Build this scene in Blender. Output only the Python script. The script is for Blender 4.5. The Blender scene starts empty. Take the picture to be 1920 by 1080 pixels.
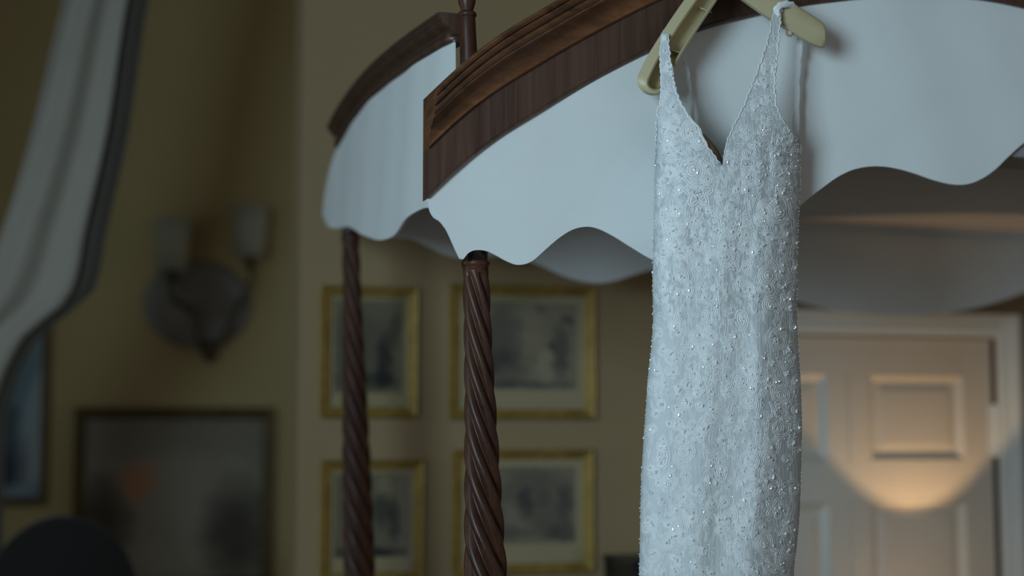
import bpy, bmesh, math, random
from mathutils import Vector, Matrix
random.seed(7)
D = bpy.data
SC = bpy.context.scene
COL = SC.collection

# ------------------------------------------------------------------ camera, light, exposure
F = 2900.0                       # focal length in pixels of the 1920x1080 frame
PITCH = math.atan(260 / F)
EYE = Vector((0, 0, 1.62))
cam_d = D.cameras.new('camera')
cam_d.sensor_width = 36
cam_d.lens = F / 1920 * 36
cam_d.clip_start = 0.05
cam_d.dof.use_dof = True
cam_d.dof.focus_distance = 3.40
cam_d.dof.aperture_fstop = 1.05
cam = D.objects.new('camera', cam_d)
cam.location = EYE
cam.rotation_euler = (math.pi / 2 + PITCH, 0, 0)
COL.objects.link(cam)
SC.camera = cam

world = D.worlds.new('world'); SC.world = world
world.use_nodes = True
wb = world.node_tree.nodes['Background']
wb.inputs[0].default_value = (0.80, 0.80, 0.80, 1)
wb.inputs[1].default_value = 0.29

def area(name, loc, target, sx, sy, power, color, spread=180):
    l = D.lights.new(name, 'AREA'); l.shape = 'RECTANGLE'; l.size = sx; l.size_y = sy
    l.energy = power; l.color = color; l.spread = math.radians(spread)
    o = D.objects.new(name, l); o.location = loc
    o.rotation_euler = (Vector(target) - Vector(loc)).to_track_quat('-Z', 'Y').to_euler()
    COL.objects.link(o); return o
area('window_daylight', (-2.0, -0.9, 2.35), (0.75, 3.4, 2.0), 1.4, 1.5, 34.5, (0.60, 0.85, 1.0), 85)

area('side_window_daylight', (-3.75, 3.2, 1.9), (1.0, 4.75, 1.75), 1.0, 1.5, 6, (0.70, 0.90, 1.0), 130)

SC.view_settings.view_transform = 'Standard'
SC.view_settings.look = 'None'
SC.view_settings.gamma = 1
SC.view_settings.use_curve_mapping = False
SC.view_settings.exposure = 0.0

# ------------------------------------------------------------------ frames of reference (bed and back wall run parallel)
TH = math.radians(17)
DU = Vector((math.cos(TH), math.sin(TH), 0))
DV = Vector((-math.sin(TH), math.cos(TH), 0))
def ray(px, py):
    cx = (px - 960) / F; cy = (540 - py) / F
    return Vector((cx, math.cos(PITCH) - cy * math.sin(PITCH), math.sin(PITCH) + cy * math.cos(PITCH)))
_r = ray(1350, 400)
B0 = EYE + _r * (3.5 / _r.y); B0.z = 0
def W(u, v, z): return B0 + DU * u + DV * v + Vector((0, 0, z))
def on_v(px, py, v):             # (u, z) where a sight line meets the plane v = const
    r = ray(px, py); t = (v - (EYE - B0).dot(DV)) / r.dot(DV)
    p = EYE + r * t
    return ((p - B0).dot(DU), p.z)
def at(px, py, v, toward=0.0):   # point on the plane v, then moved towards the viewer
    u, z = on_v(px, py, v); p = W(u, v, z); d = (EYE - p).normalized()
    return p + d * (toward / max(0.3, -d.dot(DV)))
def on_u(px, py, u):             # (v, z) on the plane u = const
    r = ray(px, py); t = (u - (EYE - B0).dot(DU)) / r.dot(DU)
    p = EYE + r * t
    return ((p - B0).dot(DV), p.z)

# ------------------------------------------------------------------ helpers
def tag(o, label=None, cat=None, group=None, kind=None):
    if label: o['label'] = label
    if cat: o['category'] = cat
    if group: o['group'] = group
    if kind: o['kind'] = kind
    return o
def empty(name, loc, label=None, cat=None, group=None, kind=None):
    o = D.objects.new(name, None); o.location = loc; o.empty_display_size = 0.1
    COL.objects.link(o); return tag(o, label, cat, group, kind)
def wloc(o):
    p = Vector(o.location)
    while o.parent: o = o.parent; p = p + Vector(o.location)
    return p
def obj(name, geo, mat, parent=None, smooth=False, origin=None):
    vs, fs = geo
    vs = [Vector(v) for v in vs]
    if origin is None:
        lo = Vector([min(v[i] for v in vs) for i in range(3)]); hi = Vector([max(v[i] for v in vs) for i in range(3)])
        origin = Vector(((lo.x + hi.x) / 2, (lo.y + hi.y) / 2, lo.z))
    me = D.meshes.new(name)
    me.from_pydata([v - origin for v in vs], [], fs)
    bm = bmesh.new(); bm.from_mesh(me); bmesh.ops.recalc_face_normals(bm, faces=bm.faces); bm.to_mesh(me); bm.free()
    if smooth: me.polygons.foreach_set('use_smooth', [True] * len(me.polygons))
    me.materials.append(mat)
    o = D.objects.new(name, me)
    if parent:
        o.parent = parent; o.location = origin - wloc(parent)
    else:
        o.location = origin
    COL.objects.link(o); return o
def edge_sharp(o, deg=35):
    o.data.set_sharp_from_angle(angle=math.radians(deg)); return o
def merge(*gs):
    V, Fc = [], []
    for vs, fs in gs:
        b = len(V); V += list(vs); Fc += [tuple(i + b for i in f) for f in fs]
    return V, Fc
def box(u0, u1, v0, v1, z0, z1):  # in room coordinates
    vs = [W(u, v, z) for z in (z0, z1) for v in (v0, v1) for u in (u0, u1)]
    return vs, [(0, 1, 3, 2), (4, 6, 7, 5), (0, 4, 5, 1), (2, 3, 7, 6), (0, 2, 6, 4), (1, 5, 7, 3)]
def bevel(o, w=0.004, seg=2):
    m = o.modifiers.new('bevel', 'BEVEL'); m.width = w; m.segments = seg; m.limit_method = 'ANGLE'; return o
def grid(rows, closed=False):     # rows of equally many points
    n = len(rows[0]); vs = [p for r in rows for p in r]; fs = []
    for i in range(len(rows) - 1):
        for j in range(n if closed else n - 1):
            k = (j + 1) % n
            fs.append((i * n + j, i * n + k, (i + 1) * n + k, (i + 1) * n + j))
    return vs, fs
def capped(rows):
    vs, fs = grid(rows, True); n = len(rows[0])
    fs.append(tuple(range(n))); fs.append(tuple((len(rows) - 1) * n + j for j in range(n)))
    return vs, fs
def spline(pts, n):               # Catmull-Rom through tuples
    P = [Vector(p) if len(p) == 3 else Vector((p[0], p[1], 0)) for p in pts]
    out = []; m = len(P) - 1
    for k in range(n + 1):
        t = k / n * m; i = min(int(t), m - 1); f = t - i
        p0, p1, p2, p3 = P[max(i - 1, 0)], P[i], P[i + 1], P[min(i + 2, m)]
        out.append(0.5 * ((2 * p1) + (p2 - p0) * f + (2 * p0 - 5 * p1 + 4 * p2 - p3) * f * f + (3 * p1 - p0 - 3 * p2 + p3) * f ** 3))
    return out
def lerpf(pts):                   # piecewise linear with smoothing through (t, value)
    def f(t):
        if t <= pts[0][0]: return pts[0][1]
        for (a, x), (b, y) in zip(pts, pts[1:]):
            if t <= b: return x + (y - x) * (t - a) / (b - a)
        return pts[-1][1]
    return f
def smoothf(pts):                 # monotone-ish cubic through (t, value)
    n = len(pts); d = []
    for i in range(n):
        a = pts[max(i - 1, 0)]; b = pts[min(i + 1, n - 1)]
        d.append((b[1] - a[1]) / (b[0] - a[0]))
    def f(t):
        if t <= pts[0][0]: return pts[0][1]
        if t >= pts[-1][0]: return pts[-1][1]
        for i in range(n - 1):
            if t <= pts[i + 1][0]:
                h = pts[i + 1][0] - pts[i][0]; s = (t - pts[i][0]) / h
                return ((2 * s**3 - 3 * s * s + 1) * pts[i][1] + (s**3 - 2 * s * s + s) * h * d[i]
                        + (-2 * s**3 + 3 * s * s) * pts[i + 1][1] + (s**3 - s * s) * h * d[i + 1])
    return f
def sst(a, b, x):
    t = max(0, min(1, (x - a) / (b - a))); return t * t * (3 - 2 * t)
def tube(path, r, n=8, flat=None):
    path = [Vector(p) for p in path]; rows = []; up = Vector((0.13, 0.21, 1)).normalized()
    for i, p in enumerate(path):
        t = (path[min(i + 1, len(path) - 1)] - path[max(i - 1, 0)]).normalized()
        if abs(t.dot(up)) > 0.95: a = t.cross(Vector((1, 0.2, 0))).normalized()
        else: a = t.cross(up).normalized()
        b = t.cross(a).normalized(); rr = r(i / (len(path) - 1)) if callable(r) else r
        rows.append([p + a * (rr * math.cos(2 * math.pi * k / n)) + b * (rr * math.sin(2 * math.pi * k / n)) for k in range(n)])
    return capped(rows)
def lathe(prof, base, axis=Vector((0, 0, 1)), n=32):   # prof of (radius, height) about a point
    ax = Vector(axis).normalized(); a = ax.cross(Vector((0, 1, 0.01))).normalized(); b = ax.cross(a)
    rows = [[Vector(base) + ax * h + a * (r * math.cos(2 * math.pi * k / n)) + b * (r * math.sin(2 * math.pi * k / n)) for k in range(n)] for r, h in prof]
    return capped(rows)

# ------------------------------------------------------------------ materials
class NT:
    def __init__(s, name):
        s.m = D.materials.new(name); s.m.use_nodes = True
        s.n = s.m.node_tree.nodes; s.l = s.m.node_tree.links
        s.b = s.n['Principled BSDF']; s.out = s.n['Material Output']
        s.tc = s.n.new('ShaderNodeTexCoord')
    def new(s, t, **kw):
        x = s.n.new(t)
        for k, v in kw.items(): setattr(x, k, v)
        return x
    def link(s, a, b): s.l.new(a, b)
    def mapping(s, scale, coord='Object'):
        mp = s.new('ShaderNodeMapping'); mp.inputs['Scale'].default_value = scale
        s.link(s.tc.outputs[coord], mp.inputs[0]); return mp.outputs[0]
    def noise(s, vec, scale, detail=4, rough=0.55, dist=0.0):
        x = s.new('ShaderNodeTexNoise'); x.inputs['Scale'].default_value = scale; x.inputs['Detail'].default_value = detail
        x.inputs['Roughness'].default_value = rough; x.inputs['Distortion'].default_value = dist
        s.link(vec, x.inputs['Vector']); return x.outputs['Fac']
    def ramp(s, fac, stops):
        x = s.new('ShaderNodeValToRGB'); e = x.color_ramp.elements
        e[0].position, e[0].color = stops[0][0], (*stops[0][1], 1)
        e[1].position, e[1].color = stops[-1][0], (*stops[-1][1], 1)
        for p, c in stops[1:-1]:
            k = e.new(p); k.color = (*c, 1)
        s.link(fac, x.inputs[0]); return x.outputs[0]
    def math(s, op, a, b=None, clamp=False):
        x = s.new('ShaderNodeMath', operation=op, use_clamp=clamp)
        for i, v in enumerate((a, b)):
            if v is None: continue
            if isinstance(v, (int, float)): x.inputs[i].default_value = v
            else: s.link(v, x.inputs[i])
        return x.outputs[0]
    def mix(s, fac, a, b):
        x = s.new('ShaderNodeMix', data_type='RGBA')
        for sock, v in ((x.inputs[0], fac), (x.inputs[6], a), (x.inputs[7], b)):
            if isinstance(v, tuple): sock.default_value = (*v, 1) if len(v) == 3 else v
            elif isinstance(v, (int, float)): sock.default_value = v
            else: s.link(v, sock)
        return x.outputs[2]
    def bump(s, h, strength=0.3, dist=0.002):
        x = s.new('ShaderNodeBump'); x.inputs['Strength'].default_value = strength; x.inputs['Distance'].default_value = dist
        s.link(h, x.inputs['Height']); s.link(x.outputs[0], s.b.inputs['Normal']); return x
    def set(s, **kw):
        for k, v in kw.items():
            sock = s.b.inputs[k.replace('_', ' ')]
            if isinstance(v, tuple): sock.default_value = (*v, 1) if len(v) == 3 else v
            elif isinstance(v, (int, float)): sock.default_value = v
            else: s.link(v, sock)
        return s.m
def paint(name, c, rough=0.6, var=0.08, scale=3.0, bump=0.05, metal=0.0):
    t = NT(name); v = t.mapping((1, 1, 1)); f = t.noise(v, scale, 5)
    lo = tuple(x * (1 - var) for x in c); hi = tuple(min(1, x * (1 + var)) for x in c)
    t.bump(t.noise(v, 180, 2), bump, 0.001)
    return t.set(Base_Color=t.ramp(f, [(0.3, lo), (0.7, hi)]), Roughness=rough, Metallic=metal)

def fabric(name, c, weave=900, bump=0.25, var=0.05, sheen=0.15):
    t = NT(name); v = t.mapping((1, 1, 1))
    wa = t.new('ShaderNodeTexWave', wave_type='BANDS', bands_direction='Z'); wa.inputs['Scale'].default_value = weave / 6
    wbx = t.new('ShaderNodeTexWave', wave_type='BANDS', bands_direction='X'); wbx.inputs['Scale'].default_value = weave / 6
    t.link(v, wa.inputs[0]); t.link(v, wbx.inputs[0])
    h = t.math('ADD', wa.outputs[1], wbx.outputs[1])
    h = t.math('ADD', h, t.noise(v, 40, 4))
    t.bump(h, bump, 0.0006)
    f = t.noise(v, 6, 5)
    return t.set(Base_Color=t.ramp(f, [(0.3, tuple(x * (1 - var) for x in c)), (0.7, c)]), Roughness=0.9, Sheen_Weight=sheen, Specular_IOR_Level=0.2)

def wood(name, dark, light, scale=(14, 14, 1.2), rough=0.32, rough_var=0.1, bands=1.0, coat=0.25, spec=0.4):
    t = NT(name); v = t.mapping(scale)
    n1 = t.noise(v, 3.0, 8, 0.6, 0.8); n2 = t.noise(t.mapping((scale[0] * 6, scale[1] * 6, scale[2] * 2)), 4.0, 4, 0.6)
    n3 = t.noise(t.mapping((scale[0] * .35, scale[1] * .35, scale[2] * .25)), 2.5, 2, 0.5)
    f = t.math('ADD', t.math('MULTIPLY', n1, 0.55), t.math('ADD', t.math('MULTIPLY', n2, 0.2), t.math('MULTIPLY', n3, 0.3 * bands)))
    c = t.ramp(f, [(0.34, dark), (0.52, tuple((a + b) / 2 for a, b in zip(dark, light))), (0.72, light)])
    t.bump(n2, 0.15, 0.0008)
    return t.set(Base_Color=c, Roughness=t.math('ADD', t.math('MULTIPLY', n1, rough_var), rough - rough_var / 2), Coat_Weight=coat, Coat_Roughness=0.25, Specular_IOR_Level=spec)

M = {}
M['wall'] = paint('olive_wall_paint', (0.345, 0.245, 0.130), 0.75, 0.04, 1.2, 0.06)
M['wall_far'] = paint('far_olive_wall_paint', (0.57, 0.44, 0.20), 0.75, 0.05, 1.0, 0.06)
M['ceiling'] = paint('ceiling_paint', (0.42, 0.41, 0.36), 0.9, 0.03)
M['floor'] = wood('floor_boards', (0.06, 0.035, 0.02), (0.16, 0.095, 0.055), (1.2, 14, 14), 0.45)
M['valance'] = fabric('white_valance_cloth', (0.80, 0.82, 0.81), 900, 0.06)
M['lining'] = fabric('tester_lining_cloth', (0.60, 0.60, 0.61), 600)
M['rail'] = paint('taupe_rail_paint', (0.42, 0.40, 0.40), 0.8)
M['mahogany'] = wood('mahogany_veneer', (0.035, 0.016, 0.011), (0.125, 0.062, 0.040), (16, 16, 0.7), 0.38, coat=0.2)
M['mahogany_mould'] = wood('mahogany_moulding', (0.045, 0.019, 0.010), (0.24, 0.098, 0.040), (3, 3, 14), 0.40, coat=0.1)
M['mahogany_post'] = wood('mahogany_turned', (0.022, 0.009, 0.006), (0.100, 0.038, 0.019), (12, 12, 3), 0.38, coat=0.04, spec=0.28)
M['ebony'] = wood('dark_polished_wood', (0.008, 0.004, 0.003), (0.03, 0.014, 0.01), (14, 14, 2), 0.2, coat=0.5)
M['gilt'] = paint('gilt_frame', (0.36, 0.235, 0.055), 0.42, 0.25, 25, 0.15, 0.35)
M['gilt_dark'] = paint('tarnished_gilt', (0.15, 0.105, 0.035), 0.5, 0.3, 18, 0.2, 0.3)
M['mount'] = paint('aged_cream_mount', (0.39, 0.31, 0.165), 0.9, 0.05, 4)
M['mount_blue'] = paint('pale_blue_mount', (0.34, 0.42, 0.44), 0.9, 0.05, 4)
M['back_board'] = paint('brown_backing_board', (0.10, 0.075, 0.05), 0.9)
M['door'] = paint('cream_door_paint', (0.66, 0.62, 0.55), 0.45, 0.03, 2, 0.04)
M['trim'] = paint('white_trim_paint', (0.76, 0.80, 0.80), 0.5, 0.03, 2, 0.04)
M['gap_shade'] = paint('passage_shade_black', (0.02, 0.02, 0.02), 0.95)  # shade behind the door and in its gap, put into the colour
M['hanger'] = paint('khaki_plastic', (0.53, 0.45, 0.27), 0.42, 0.05, 8, 0.02)
M['metal'] = paint('chrome_hook', (0.6, 0.6, 0.6), 0.25, 0.03, 4, 0.02, 1.0)
M['brass'] = paint('antique_brass', (0.12, 0.10, 0.06), 0.4, 0.2, 20, 0.05, 0.7)
M['pewter'] = paint('dull_pewter', (0.27, 0.25, 0.22), 0.5, 0.15, 8, 0.05, 0.5)
M['shade'] = fabric('cream_shade_card', (0.52, 0.50, 0.37), 500)
M['curtain'] = fabric('pale_blue_grey_curtain', (0.50, 0.48, 0.42), 700, 0.2)
M['curtain_edge'] = fabric('charcoal_curtain_border', (0.13, 0.12, 0.10), 700, 0.2)
M['upholstery'] = fabric('dark_upholstery', (0.025, 0.024, 0.022), 500)
M['black'] = paint('black_lacquer', (0.006, 0.006, 0.007), 0.4)
M['nude'] = fabric('tan_neck_lining', (0.30, 0.17, 0.11), 900)

def glass():
    t = NT('picture_glass'); tr = t.new('ShaderNodeBsdfTransparent'); gl = t.new('ShaderNodeBsdfGlossy')
    gl.inputs['Roughness'].default_value = 0.05
    fr = t.new('ShaderNodeFresnel'); fr.inputs[0].default_value = 1.45
    mx = t.new('ShaderNodeMixShader'); t.link(fr.outputs[0], mx.inputs[0]); t.link(tr.outputs[0], mx.inputs[1]); t.link(gl.outputs[0], mx.inputs[2])
    t.link(mx.outputs[0], t.out.inputs[0]); return t.m
M['glass'] = glass()

def print_mat(name, paper, ink, blobs, base=0.15, noise_amt=0.5, scale=7.0, tints=()):
    # flat print: Generated coordinates 0..1 across (x) and up (z); blobs are (cx, cy, rx, ry, weight)
    t = NT(name)
    uvn = t.new('ShaderNodeUVMap'); uvn.uv_map = 'print'
    nz = t.new('ShaderNodeTexNoise'); nz.inputs['Scale'].default_value = 9; nz.inputs['Detail'].default_value = 3
    t.link(uvn.outputs[0], nz.inputs['Vector'])
    off = t.new('ShaderNodeVectorMath', operation='MULTIPLY_ADD'); off.inputs[1].default_value = (0.16, 0.16, 0); 
    t.link(nz.outputs['Color'], off.inputs[0]); t.link(uvn.outputs[0], off.inputs[2])
    sub = t.new('ShaderNodeVectorMath', operation='SUBTRACT'); sub.inputs[1].default_value = (0.08, 0.08, 0); t.link(off.outputs[0], sub.inputs[0])
    sx = t.new('ShaderNodeSeparateXYZ'); t.link(sub.outputs[0], sx.inputs[0])
    def blob(cx, cy, rx, ry):
        a = t.math('DIVIDE', t.math('SUBTRACT', sx.outputs[0], cx), rx); b = t.math('DIVIDE', t.math('SUBTRACT', sx.outputs[1], cy), ry)
        d = t.math('ADD', t.math('MULTIPLY', a, a), t.math('MULTIPLY', b, b))
        return t.math('SUBTRACT', 1.15, d, True)
    f = t.math('ADD', base, 0.0)
    for (cx, cy, rx, ry, w) in blobs:
        f = t.math('ADD', f, t.math('MULTIPLY', blob(cx, cy, rx, ry), w))
    n = t.noise(uvn.outputs[0], scale, 7, 0.7)
    f = t.math('ADD', f, t.math('MULTIPLY', t.math('SUBTRACT', n, 0.5), noise_amt), True)
    c = t.mix(f, paper, ink)
    for (cx, cy, rx, ry, w, colr) in tints:
        c = t.mix(t.math('MULTIPLY', blob(cx, cy, rx, ry), w), c, colr)
    return t.set(Base_Color=c, Roughness=0.9)

# ------------------------------------------------------------------ the room
WV = 1.95                                    # back wall plane
uL = on_v(560, 700, WV)[0]                   # its free left end: the room opens further back there
uR = 3.6
CEIL = 4.3
# door opening on the back wall
d_uR, d_top = on_v(1857, 637, WV)
d_mid = on_v(1593, 800, WV)[0]
d_uL = 2 * d_mid - d_uR
GAP = 0.022
jR = d_uR + GAP
archR = on_v(1909, 800, WV)[0]
AW = archR - jR
def structure(name, geo, mat): return tag(obj(name, geo, mat), kind='structure')
structure('floor', box(-7.5, 5, -6, 7, -0.05, 0), M['floor'])
structure('ceiling', box(-7.5, 5, -6, 7, CEIL, CEIL + 0.05), M['ceiling'])
HT = d_top + 0.006
structure('wall_back', merge(box(uL, d_uL - 0.006, WV, WV + 0.16, 0, CEIL), box(jR, uR, WV, WV + 0.16, 0, CEIL), box(d_uL - 0.006, jR, WV, WV + 0.16, HT, CEIL)), M['wall'])
FV = 5.2
structure('wall_far', box(-7.5, 1.2, FV, FV + 0.1, 0, CEIL), M['wall_far'])
structure('wall_left', box(-6.2, -6.1, -2.0, FV, 0, CEIL), M['wall_far'])
structure('wall_right', box(uR, uR + 0.1, -2.0, WV, 0, CEIL), M['wall'])
structure('passage_shade_backdrop', box(d_uL - 0.1, jR + 0.1, WV + 0.165, WV + 0.2, 0, 2.8), M['gap_shade'])  # near-black colour stands in for the darkness behind the door
structure('baseboard_back', box(uL, d_uL - AW - 0.02, WV - 0.018, WV, 0, 0.16), M['trim'])

# door casing
def casing(u0, u1, z0, z1, horiz=False):
    g = [box(u0, u1, WV - 0.018, WV, z0, z1)]
    if not horiz:
        w = u1 - u0
        g += [box(u0 + w * 0.62, u1, WV - 0.034, WV - 0.018, z0, z1), box(u0 + w * 0.25, u0 + w * 0.40, WV - 0.024, WV - 0.018, z0, z1)]
    else:
        h = z1 - z0
        g += [box(u0, u1, WV - 0.034, WV - 0.018, z0 + h * 0.62, z1), box(u0, u1, WV - 0.024, WV - 0.018, z0 + h * 0.25, z0 + h * 0.40)]
    return merge(*g)
structure('trim_1', casing(jR, archR, 0, HT + AW), M['trim'])
lcs = merge(box(d_uL - AW, d_uL - 0.006, WV - 0.018, WV, 0, HT + AW))
structure('trim_2', lcs, M['trim'])
structure('trim_3', casing(d_uL - 0.006, jR, HT, HT + AW, True), M['trim'])

# panelled door leaf
door = empty('door_1', W(d_mid, WV + 0.02, 0), kind='structure')
pz1 = on_v(1720, 700, WV)[1]; pz0 = on_v(1720, 866, WV)[1]; p2 = on_v(1720, 938, WV)[1]
pu0 = on_v(1630, 800, WV)[0]; pu1 = on_v(1812, 800, WV)[0]
LF0, LF1 = WV + 0.004, WV + 0.046
ml, mr = 2 * d_mid - pu0, pu0
rows = [(p2 - 0.80, p2), (pz0, pz1), (0.22, p2 - 0.95)]
for nm, a, b in (('stile', pu1, d_uR), ('stile', d_uL, 2 * d_mid - pu1)):
    bevel(obj(nm, box(a, b, LF0, LF1, 0.01, d_top), M['door'], door), 0.002)
zs = [(pz1, d_top), (p2, pz0), (p2 - 0.95, p2 - 0.80), (0.01, 0.22)]
for z0, z1 in zs:
    bevel(obj('rail', box(2 * d_mid - pu1, pu1, LF0, LF1, z0, z1), M['door'], door), 0.002)
for z0, z1 in rows:
    bevel(obj('muntin', merge(box(ml, d_mid - 0.003, LF0, LF1, z0, z1), box(d_mid + 0.003, mr, LF0, LF1, z0, z1), box(d_mid - 0.004, d_mid + 0.004, LF0 + 0.004, LF1, z0, z1)), M['door'], door), 0.002)
    for a, b in ((pu0, pu1), (2 * d_mid - pu1, ml)):
        def ring(i, v): return [W(a + i, v, z0 + i), W(b - i, v, z0 + i), W(b - i, v, z1 - i), W(a + i, v, z1 - i)]
        g = grid([ring(0, LF0), ring(0.006, LF0 - 0.002), ring(0.012, LF0 + 0.002), ring(0.034, LF0 + 0.022), ring(0.038, LF0 + 0.022), ring(0.066, LF0 + 0.014), ring(0.068, LF0 + 0.013)], True)
        g[1].append((24, 25, 26, 27))
        obj('panel', g, M['door'], door)
hz0 = on_v(1862, 856, WV)[1]; hz1 = on_v(1862, 758, WV)[1]
h = obj('hinge', merge(box(d_uR - 0.016, d_uR + 0.001, LF0 - 0.003, LF0, hz0, hz1), box(d_uR - 0.001, jR, LF0 - 0.002, LF0 + 0.02, hz0, hz1), lathe([(0.006, hz0), (0.007, hz0 + .003), (0.007, hz1 - .003), (0.006, hz1)], W(d_uR + GAP * .55, LF0 - 0.006, 0), n=12)), M['trim'], door)
h['label'] = 'white painted hinge bridging the dark gap'

obj('gap_shade_fill', box(d_uR + 0.0005, jR - 0.0005, LF0 + 0.004, WV + 0.15, 0.01, d_top), M['gap_shade'], door)  # black filler added to stand for the shade inside the door gap
# warm lamp behind the bed throws its cone up the door
lamp = D.lights.new('lamp_bulb', 'SPOT'); lamp.energy = 9.0; lamp.color = (1.0, 0.62, 0.30); lamp.spot_size = math.radians(78); lamp.spot_blend = 0.14; lamp.shadow_soft_size = 0.03
lo_u, lo_z = on_v(1728, 1085, WV)
lo = D.objects.new('lamp_bulb', lamp); lo.location = W(lo_u - 0.03, WV - 0.33, lo_z); lo.rotation_euler = (DV * 0.27 + Vector((0, 0, 1))).to_track_quat('-Z', 'Y').to_euler()
COL.objects.link(lo)
lamp2 = D.lights.new('lamp_glow', 'POINT'); lamp2.energy = 1.2; lamp2.color = (1.0, 0.66, 0.38); lamp2.shadow_soft_size = 0.12
lo2 = D.objects.new('lamp_glow', lamp2); lo2.location = W(lo_u - 0.03, WV - 0.36, lo_z - 0.05)
COL.objects.link(lo2)

# ------------------------------------------------------------------ framed pictures
def uv_quad(o):
    me = o.data; uv = me.uv_layers.new(name='print')
    xs = [(Vector(v.co) @ DU) for v in me.vertices]; zz = [v.co.z for v in me.vertices]
    x0, x1, z0, z1 = min(xs), max(xs), min(zz), max(zz)
    for l in me.loops:
        uv.data[l.index].uv = ((xs[l.vertex_index] - x0) / (x1 - x0), (zz[l.vertex_index] - z0) / (z1 - z0))
def picture(px0, py0, px1, py1, v, pmat, label, name='framed_print', group=None, fw=0.035, mw=(0.028, 0.07), gilt='gilt', mount='mount', cat='picture', with_glass=True, depth=0.03):
    pts = [on_v(px0, py0, v), on_v(px1, py0, v), on_v(px0, py1, v), on_v(px1, py1, v)]
    u0 = (pts[0][0] + pts[2][0]) / 2; u1 = (pts[1][0] + pts[3][0]) / 2
    z1 = (pts[0][1] + pts[1][1]) / 2; z0 = (pts[2][1] + pts[3][1]) / 2
    root = empty(name, W((u0 + u1) / 2, v, z0), label, cat, group)
    prof = [(0, 0), (0, depth * .8), (fw * .12, depth), (fw * .3, depth * .92), (fw * .45, depth * .6), (fw * .7, depth * .52), (fw * .8, depth * .62), (fw * .93, depth * .5), (fw, depth * .25), (fw, 0)]
    cs = [(u0, z0, 1, 1), (u1, z0, -1, 1), (u1, z1, -1, -1), (u0, z1, 1, -1)]
    for k in range(4):
        a, b = cs[k], cs[(k + 1) % 4]
        rows = [[W(c[0] + c[2] * i, v - d - 0.001, c[1] + c[3] * i) for i, d in prof] for c in (a, b)]
        o = obj('frame_rail', capped(rows), M[gilt], root, True); edge_sharp(o, 40)
    i = fw * 0.95
    obj('backing_board', box(u0 + .004, u1 - .004, v - 0.005, v - 0.001, z0 + .004, z1 - .004), M['back_board'], root)
    iu0, iu1, iz0, iz1 = u0 + i, u1 - i, z0 + i, z1 - i
    if mount:
        mu, mz = mw
        a0, a1, b0, b1 = iu0 + mu, iu1 - mu, iz0 + mz, iz1 - mu
        def rg(e, vv): return [W(a0 - e, vv, b0 - e), W(a1 + e, vv, b0 - e), W(a1 + e, vv, b1 + e), W(a0 - e, vv, b1 + e)]
        outer = [W(iu0, v - 0.009, iz0), W(iu1, v - 0.009, iz0), W(iu1, v - 0.009, iz1), W(iu0, v - 0.009, iz1)]
        obj('mount', grid([[W(iu0, v - 0.006, iz0), W(iu1, v - 0.006, iz0), W(iu1, v - 0.006, iz1), W(iu0, v - 0.006, iz1)], outer, rg(0.002, v - 0.009), rg(0, v - 0.0065)], True), M[mount], root)
        iu0, iu1, iz0, iz1 = a0 - .003, a1 + .003, b0 - .003, b1 + .003
    p = obj('print' if mount else 'canvas', ([W(iu0, v - 0.0062, iz0), W(iu1, v - 0.0062, iz0), W(iu1, v - 0.0062, iz1), W(iu0, v - 0.0062, iz1)], [(0, 1, 2, 3)]), pmat, root)
    uv_quad(p)
    if with_glass:
        obj('glass_pane', box(u0 + fw * .9, u1 - fw * .9, v - depth * .4 - .002, v - depth * .4, z0 + fw * .9, z1 - fw * .9), M['glass'], root)
    return root
PAPER = (0.30, 0.25, 0.15); INK = (0.025, 0.025, 0.025)
pmA = print_mat('engraving_gown_scene', PAPER, INK, [(.30, .62, .22, .42, .45), (.32, .28, .26, .24, .40), (.12, .22, .14, .2, .4), (.84, .45, .10, .34, .55), (.76, .5, .05, .06, .5), (.9, .82, .07, .06, .5), (.66, .92, .06, .06, .45), (.5, .06, .6, .06, .45), (.7, .28, .09, .20, -.35), (.6, .7, .12, .3, -.15)], .30, .5, 8)
pmB = print_mat('engraving_crowd_scene', PAPER, INK, [(.55, .75, .4, .3, .35), (.2, .45, .14, .25, .4), (.52, .50, .08, .24, .5), (.70, .35, .18, .3, .35), (.9, .5, .10, .3, .5), (.9, .14, .22, .14, .5), (.35, .15, .3, .1, .4), (.25, .84, .2, .12, -.2)], .33, .5, 8)
pmC = print_mat('engraving_dark_figures', PAPER, INK, [(.4, .5, .5, .5, .25), (.25, .4, .14, .4, .35), (.72, .35, .14, .34, .45), (.5, .14, .6, .12, .4), (.86, .7, .1, .2, .3)], .33, .45, 8)
pmD = print_mat('engraving_dark_yard', PAPER, INK, [(.62, .55, .14, .25, .45), (.8, .45, .1, .3, .5), (.5, .07, .6, .08, .6), (.28, .5, .18, .35, .35), (.68, .85, .12, .14, -.3)], .36, .45, 8)
GRP = None
picture(842, 536, 1112, 786, WV, pmA, 'gilt framed engraving with pale gowned figure, upper right behind the twisted bed post')
picture(847, 843, 1109, 1076, WV, pmB, 'gilt framed engraving of a crowd, lower one right behind the twisted bed post')
picture(600, 538, 781, 783, WV, pmC, 'narrower gilt framed dark engraving, upper one left of the twisted bed post', mw=(0.015, 0.05))
picture(600, 862, 792, 1092, WV, pmD, 'narrower gilt framed dark engraving, lower one left of the twisted bed post', mw=(0.015, 0.05))
pmE = print_mat('dim_oil_landscape', (0.50, 0.44, 0.34), (0.075, 0.068, 0.054), [(.85, .30, .22, .35, .6), (.1, .35, .18, .32, .6), (.5, .12, .4, .15, -.1), (.5, .95, .7, .25, .15)], .30, .35, 5, [(.30, .62, .12, .14, .7, (0.62, 0.27, 0.12))])
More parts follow.
